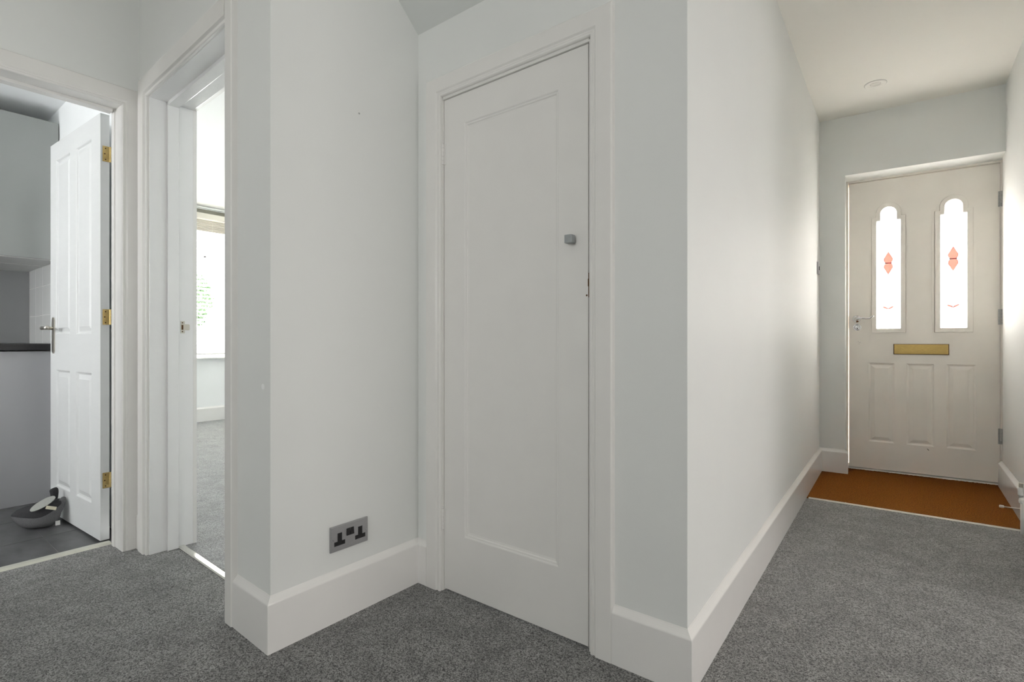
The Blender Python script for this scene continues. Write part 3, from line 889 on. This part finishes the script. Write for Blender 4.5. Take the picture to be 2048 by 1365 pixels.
# ------------------------------------------------------------------ door stop on the right skirting
sx = RW(3.72) - 0.017
ds = thing('skirting_door_stop', (sx, 3.72, 0.062), 'thin metal door stop with a white tip, fixed to the skirting behind the radiator pipe', 'door stop')
mx = wallplane((sx, 3.72, 0.064), (0, 1), (-1, 0))
MB().lathe([(0.010, 0), (0.010, 0.003), (0.005, 0.006), (0.0035, 0.008), (0.0035, 0.070)], mx, 14).build('rod', 'nickel', ds, smooth=True)
MB().lathe([(0.0045, 0.064), (0.0070, 0.066), (0.0072, 0.080), (0.0055, 0.083)], mx, 14).build('rubber_tip', 'rubber', ds, smooth=True, label='white rubber tip')

# ------------------------------------------------------------------ radiator and valve
rad = thing('radiator', (0.41, 2.9, 0), 'white radiator with a valve and floor pipe beside the door mat', 'radiator')
vx, vy = 0.407, 3.475
MB().lathe([(0.0085, 0.0), (0.0085, 0.150)], M.Translation((vx, vy, 0)), 18).build('floor_pipe', 'white', rad, smooth=True)
vb = MB().lathe([(0.009, 0.148), (0.0135, 0.152), (0.0150, 0.160), (0.0135, 0.170), (0.008, 0.178)], M.Translation((vx, vy, 0)), 18)
vb.tube([(vx, vy, 0.161), (vx, vy - 0.09, 0.161)], 0.008, 12)
vb.build('valve_body', 'white', rad, smooth=True)
MB().lathe([(0.007, 0.176), (0.008, 0.186), (0.0055, 0.190)], M.Translation((vx - 0.006, vy, 0)), 14).build('valve_nut', 'hgrey', rad)
MB().lathe([(0.008, 0.188), (0.0105, 0.191), (0.0105, 0.224), (0.009, 0.226)], M.Translation((vx - 0.007, vy, 0)), 16).build('valve_cap', 'white', rad, smooth=True)
MB().lathe([(0.0085, 0.224), (0.0085, 0.244), (0.007, 0.246)], M.Translation((vx - 0.006, vy, 0)), 16).build('valve_cap', 'nickel', rad)
rp = MB().box(0.402, 2.58, 0.12, 0.436, 3.12, 0.70)
for k in range(15):
    y = 2.60 + k * 0.035
    rp.box(0.396, y, 0.16, 0.402, y + 0.018, 0.66)
rp.build('radiator_panel', 'white', rad, bevel=0.003)
MB().tube([(vx, vy - 0.085, 0.161), (vx, 3.10, 0.161)], 0.008, 12).build('tail_pipe', 'white', rad)

# ------------------------------------------------------------------ kitchen door
KD = thing('door_3', (-2.985, 0.735, 0.0), 'white four-panel kitchen door standing open with three brass hinges', 'door', 'structure')
ku = V((-0.99865, -0.052))
kn_ = V((0.052, -0.99865)) * 1.0
mkd = wallplane((-2.985, 0.735), (ku.x, ku.y), (0.052, -0.99865))   # z faces the camera side (-y)
KW = 0.733
kp = [(0.115, 0.328, 0.965, 1.893), (0.420, 0.640, 0.965, 1.893), (0.115, 0.328, 0.158, 0.777), (0.420, 0.640, 0.158, 0.777)]
plate([rect(0, 0.002, KW, 1.989)] + [rect(a, b, c, d) for a, c, b, d in kp], 0.035, mkd, z0=-0.035).build('leaf', 'kdoor', KD)
for a, c, b, d in kp:
    pp = MB()
    nested(pp, a, b, c, d, [(0, 0), (0.003, -0.002), (0.007, -0.0075), (0.013, -0.0095), (0.034, -0.003), (0.036, -0.0022), (0.037, -0.0022)], mkd)
    pp.build('panel', 'kdoor', KD)
# back skin so the panels are closed behind
MB().box(0.05, 0.05, -0.0345, KW - 0.05, 1.94, -0.012, mkd).build('core', 'kdoor', KD)
me_ = wallplane((-2.985, 0.735), (0.052, 0.99865), (1, 0.052))       # x from front face back, z = out of the hinge edge
for zc in (1.803, 1.042, 0.280):
    hp = MB().box(0.008, zc - 0.036, 0, 0.033, zc + 0.036, 0.0014, me_).build('hinge', 'hinge', KD, label='brass butt hinge')
    kk = MB()
    for k in range(5):
        kk.lathe([(0.0034, -0.0070), (0.0038, -0.0062), (0.0038, 0.0062), (0.0034, 0.0070)], M.Translation(me_ @ V((0.0365, zc - 0.0288 + k * 0.0144, 0.003))), 10)
    kk.build('knuckle', 'hinge', hp, smooth=False)
    for q, (a, b) in enumerate(((0.019, 0.025), (0.016, 0.0), (0.019, -0.026))):
        MB().lathe([(0.0030, 0), (0.0028, 0.0008), (0.001, 0.0009)], me_ @ M.Translation((a, zc + b, 0.0013)), 10).build('screw', 'brass_dark', hp)
    # leaf of the hinge fixed on the lining
    MB().box(-2.9065, 0.759, zc - 0.036, -2.905, 0.775, zc + 0.036).build('hinge_plate', 'hinge', hp)
# lever handle on the near face
hb = plate([[(0.677 + 0.019 * cos(a), 0.960 + (0.078 if sin(a) > 0 else -0.078) + 0.019 * sin(a)) for a in [2 * pi * k / 32 for k in range(32)]]], 0.005, mkd, z0=0.0).build('handle_plate', 'nickel', KD, bevel=0.0015, label='tall satin nickel handle plate')
hc = (0.677, 0.998)
arm = [(hc[0], hc[1], 0.004), (hc[0], hc[1], 0.030), (hc[0], hc[1], 0.044), (hc[0] - 0.008, hc[1], 0.052), (hc[0] - 0.04, hc[1] - 0.001, 0.054), (hc[0] - 0.08, hc[1] - 0.001, 0.054), (hc[0] - 0.108, hc[1] + 0.002, 0.052)]
MB().tube([mkd @ V(p) for p in arm], [0.0085, 0.0080, 0.0085, 0.0088, 0.0082, 0.0085, 0.0095], 14).build('lever', 'nickel', hb, smooth=True)

# ------------------------------------------------------------------ kitchen units
bc = thing('base_cabinet', (-4.45, 0.0, -0.01), 'warm grey gloss kitchen base unit under the black worktop', 'kitchen unit')
MB().box(-4.95, -1.6, -0.009, -4.052, 0.815, 0.872).build('carcass', 'cab_under', bc)
for y0, y1 in ((0.2, 0.815), (-0.4, 0.197), (-1.0, -0.403), (-1.6, -1.003)):
    MB().box(-4.050, y0, -0.009 if y0 > 0.1 else 0.12, -4.030, y1, 0.870).build('end_panel' if y0 > 0.1 else 'door', 'cab_low', bc, bevel=0.001)
MB().box(-4.965, -1.61, 0.8765, -4.008, 0.817, 0.914).build('worktop', 'worktop', None, bevel=0.003, label='black worktop on the grey kitchen base unit', category='worktop')
wc = thing('wall_cabinet', (-4.5, 0.0, 1.42), 'pale grey gloss kitchen wall cupboard', 'wall cupboard')
WZ0, WZ1 = 1.425, 2.262
MB().box(-4.965, -1.6, WZ0 + 0.004, -4.172, 0.815, WZ1 - 0.01).build('carcass', 'cab_under', wc)
MB().box(-4.170, 0.035, WZ0, -4.150, 0.815, WZ1).build('door', 'cab', wc, bevel=0.001)
MB().box(-4.170, -0.76, WZ0, -4.150, 0.032, WZ1).build('door', 'cab', wc, bevel=0.001)
MB().box(-4.170, -1.6, WZ0, -4.150, -0.763, WZ1).build('door', 'cab', wc, bevel=0.001)
for i in range(3):
    MB().box(-4.52, -0.538 + i * 0.452, WZ0 - 0.004, -4.175, -0.089 + i * 0.452, WZ0 + 0.004).build('under_panel', 'cab_under', wc, bevel=0.001)
MB().box(-4.96, -1.6, WZ0 - 0.006, -4.523, 0.812, WZ0 + 0.004).build('under_panel', 'cab_under', wc, bevel=0.001)
MB().box(-4.968, -1.6, 0.916, -4.960, 0.8185, 1.418).build('splashback', 'splash', None, label='plain grey splashback panel behind the worktop', category='splashback')
# wall tiles above the worktop
MB().box(-4.958, 0.8165, 0.915, -3.98, 0.8205, 1.42).build('tile_grout', 'wgrout', kside)
ft_ = None
for r_ in range(3):
    z0_ = 0.917 + (0 if r_ == 0 else 0.185 + (r_ - 1) * 0.193)
    hh = (0.182, 0.190, 0.125)[r_]
    fr_ = None
    for k in range(5):
        cx = -4.84 + 0.2 * k - 0.005
        if fr_ is None:
            fr_ = MB().box(cx - 0.0985, 0.8125, z0_, cx + 0.0985, 0.8165, z0_ + hh).build('tile', 'wtile', kside, bevel=0.001)
            base = WL[fr_.name].copy()
        else:
            dup(fr_, base + V((0.2 * k, 0, 0)), kside)

# ------------------------------------------------------------------ fabric doorstop (whale) on the kitchen floor
wh = thing('fabric_doorstop', (-3.50, 0.58, -0.01), 'grey wool whale-shaped fabric doorstop slumped against the open kitchen door', 'doorstop')


def loft(rings):
    mb = MB()
    n = len(rings[0])
    mb.add([p for r in rings for p in r], [(j * n + k, j * n + (k + 1) % n, (j + 1) * n + (k + 1) % n, (j + 1) * n + k) for j in range(len(rings) - 1) for k in range(n)] + [tuple(range(n))[::-1], tuple((len(rings) - 1) * n + k for k in range(n))])
    return mb


def sect(y, xc, w_, zb, zm, zt, part, n=14):
    """cross-section in x,z at y: belly from the ground to the seam zm, back from zm to zt"""
    pts = []
    if part == 'back':
        for k in range(n + 1):
            a = pi * k / n
            pts.append(V((xc + w_ * cos(a), y, zm + (zt - zm) * (sin(a) ** 0.8))))
        for k in range(1, n):
            a = pi * k / n
            pts.append(V((xc - w_ * cos(a), y, zm - 0.006 * sin(a))))
    else:
        for k in range(n + 1):
            a = pi * k / n
            pts.append(V((xc - w_ * cos(a) * 1.0, y, zm - (zm - zb) * (sin(a) ** 0.55))))
        for k in range(1, n):
            a = pi * k / n
            pts.append(V((xc + w_ * cos(a), y, zm + 0.004 * sin(a))))
    return pts


#        y      xc     w      zb      zm     zt
SEC = [(0.512, -3.530, 0.008, 0.058, 0.064, 0.067),
       (0.522, -3.530, 0.024, 0.036, 0.062, 0.078),
       (0.540, -3.525, 0.042, 0.006, 0.058, 0.090),
       (0.566, -3.512, 0.056, -0.0095, 0.054, 0.102),
       (0.594, -3.492, 0.060, -0.0095, 0.050, 0.110),
       (0.622, -3.474, 0.056, -0.0095, 0.060, 0.116),
       (0.650, -3.460, 0.050, -0.009, 0.080, 0.121),
       (0.674, -3.452, 0.040, 0.010, 0.098, 0.125),
       (0.690, -3.448, 0.022, 0.058, 0.112, 0.128)]
bk = loft([sect(*s_, 'back') for s_ in SEC]).build('back', 'fab_dark', wh, smooth=True, label='charcoal wool back')
be = loft([sect(*s_, 'belly') for s_ in SEC]).build('belly', 'fab_mid', wh, smooth=True, label='mid grey wool belly')
for o_ in (bk, be):
    o_.modifiers.new('sub', 'SUBSURF').levels = 1
    o_.modifiers['sub'].render_levels = 1


def lobe(pts, wds, th, name, mt_):
    """flat stuffed lobe following pts, widths across dirs"""
    rings = []
    pts = [V(p) for p in pts]
    for i, p in enumerate(pts):
        t = (pts[min(i + 1, len(pts) - 1)] - pts[max(i - 1, 0)]).normalized()
        nrm = V((1, 0, 0))
        sd = t.cross(nrm).normalized()
        rings.append([p + sd * wds[i] * cos(2 * pi * k / 14) + nrm * th[i] * sin(2 * pi * k / 14) for k in range(14)])
    o_ = loft(rings).build(name, mt_, wh, smooth=True)
    o_.modifiers.new('sub', 'SUBSURF').render_levels = 2
    return o_


lobe([(-3.495, 0.660, 0.085), (-3.495, 0.668, 0.118), (-3.495, 0.671, 0.145), (-3.495, 0.668, 0.166), (-3.495, 0.664, 0.176)], [0.019, 0.0155, 0.0165, 0.020, 0.013], [0.013, 0.011, 0.010, 0.008, 0.004], 'tail_fluke', 'fab_dark')
lobe([(-3.432, 0.650, 0.050), (-3.432, 0.675, 0.090), (-3.436, 0.693, 0.120), (-3.440, 0.700, 0.134)], [0.030, 0.024, 0.016, 0.008], [0.015, 0.013, 0.010, 0.005], 'tail_fluke', 'fab_mid')
# pale oval flipper lying over the back
fo = V((-3.436, 0.617, 0.118))
fx = V((0.0, 0.86, 0.40)).normalized()
fnn = V((0.62, -0.40, 0.68)).normalized()
fy = fnn.cross(fx).normalized()
fx = fy.cross(fnn)
fm = M((fx, fy, fnn)).transposed().to_4x4()
fm.translation = fo
plate([[(0.051 * cos(2 * pi * k / 36) * (1 if cos(2 * pi * k / 36) > 0 else 1.08), 0.021 * sin(2 * pi * k / 36)) for k in range(36)]], 0.004, fm).build('flipper', 'fab_light', wh, bevel=0.0015, label='pale grey oval felt flipper')
lx = V((0.05, 0.92, -0.38)).normalized()
lz = V((0.80, -0.22, 0.50)).normalized()
lz = (lz - lx * lz.dot(lx)).normalized()
lb = M((lx, lz.cross(lx), lz)).transposed().to_4x4()
lb.translation = V((-3.405, 0.640, 0.097))
plate([rect(-0.021, -0.008, 0.021, 0.008)], 0.002, lb).build('label_strip', 'label', wh, label='cream cloth label strip')
MB().box(-3.408, 0.657, 0.004, -3.405, 0.675, 0.026).build('care_tag', 'white', wh, label='small white care tag')

# ------------------------------------------------------------------ living room window, blind, outside
wn_ = thing('window_1', (-6.55, 2.7, 0.74), 'white living room window behind the slatted blind', 'window', 'structure')
fm_ = MB().box(-6.64, 1.6, 0.742, -6.58, 1.66, 2.433).box(-6.64, 3.74, 0.742, -6.58, 3.8, 2.433).box(-6.64, 1.66, 0.742, -6.58, 3.74, 0.80).box(-6.64, 1.66, 2.375, -6.58, 3.74, 2.433)
fm_.build('frame', 'white', wn_, bevel=0.003)
MB().box(-6.635, 1.66, 1.885, -6.575, 3.74, 1.945).build('transom', 'white', wn_, bevel=0.003)
for y in (2.32, 3.02):
    MB().box(-6.635, y, 0.80, -6.58, y + 0.06, 2.375).build('mullion', 'white', wn_, bevel=0.003)
MB().box(-6.575, 2.595, 1.906, -6.560, 2.615, 1.926).build('handle', 'black', wn_, bevel=0.002)
MB().box(-6.612, 1.66, 0.80, -6.608, 3.74, 2.375).build('pane', 'clear', wn_)
MB().box(-6.66, 1.56, 0.722, -6.44, 3.84, 0.742).build('window_sill', 'wood', wn_, bevel=0.004)
vb_ = thing('venetian_blind', (-6.44, 2.7, 0.80), 'cream and white slatted blind over the living room window', 'blind')
MB().box(-6.495, 1.62, 2.392, -6.415, 3.78, 2.432).build('shaded_rail', 'head_shade', vb_, bevel=0.002, label='blind top rail coloured dark for the shade above it')
MB().box(-6.495, 1.62, 2.328, -6.405, 3.78, 2.390).build('valance', 'cream', vb_, bevel=0.003, label='cream valance')
for k in range(9):
    MB().box(-6.478, 1.66, 2.186 + k * 0.0155, -6.424, 3.74, 2.1955 + k * 0.0155).build('stacked_slat', 'cream2', vb_, bevel=0.001)
tilt = radians(14)
nsl = 31
s0 = None
for k in range(nsl):
    zc = 2.135 - k * 0.0435
    if s0 is None:
        q = MB()
        hw = 0.024
        pr_ = [(-hw, 0), (-hw * 0.4, 0.0022), (hw * 0.4, 0.0022), (hw, 0), (hw, 0.0022), (hw * 0.4, 0.0044), (-hw * 0.4, 0.0044), (-hw, 0.0022)]
        vs = []
        for y in (1.66, 3.74):
            for (a, b) in pr_:
                vs.append(V((-6.45 + a * cos(tilt) + b * sin(tilt), y, zc + b * cos(tilt) - a * sin(tilt) * -1)))
        n8 = 8
        q.add(vs, [tuple(range(8))[::-1], tuple(range(8, 16))] + [(i, (i + 1) % 8, 8 + (i + 1) % 8, 8 + i) for i in range(8)])
        s0 = q.build('slat', 'slat', vb_)
        sb = WL[s0.name].copy()
    else:
        dup(s0, sb - V((0, 0, k * 0.0435)), vb_)
for y in (1.95, 2.47, 2.63, 3.45):
    MB().tube([(-6.425, y, 0.80), (-6.425, y, 2.28)], 0.0012, 5).build('ladder_cord', 'slat', vb_)
MB().box(-6.475, 1.66, 0.775, -6.425, 3.74, 0.792).build('bottom_rail', 'slat', vb_, bevel=0.003)

# tree and ground outside
tt = thing('garden_tree', (-11.5, 4.05, -0.3), 'bright green tree outside the living room window', 'tree')
MB().tube([(-11.5, 4.05, -0.3), (-11.48, 4.07, 0.7), (-11.52, 4.03, 1.5), (-11.45, 4.05, 2.1)], [0.10, 0.08, 0.06, 0.03], 8).build('trunk', 'bark', tt)
random.seed(11)
lv = MB()
for k in range(7000):
    while True:
        d = V((random.uniform(-1, 1), random.uniform(-1, 1), random.uniform(-1, 1)))
        if 0.3 < d.length < 1:
            break
    p = V((-11.5, 4.05, 1.75)) + V((d.x * 0.7, d.y * 0.62, d.z * 0.70))
    a = V((random.uniform(-1, 1), random.uniform(-1, 1), random.uniform(-1, 1))).normalized() * 0.032
    b = a.cross(V((random.uniform(-1, 1), random.uniform(-1, 1), random.uniform(-1, 1)))).normalized() * 0.016
    lv.add([p - a, p + b, p + a, p - b], [(0, 1, 2, 3)])
lv.build('foliage', 'leaf', tt, kind='stuff')
MB().box(-16, -4, -0.4, -6.7, 10, -0.3).build('lawn', 'grass', None, kind='structure', label='garden ground outside the living room window', category='lawn')
MB().box(-3, 4.75, -0.3, 3, 9, -0.12).build('front_path', 'stone', None, kind='structure', label='paved path outside the front door', category='path')
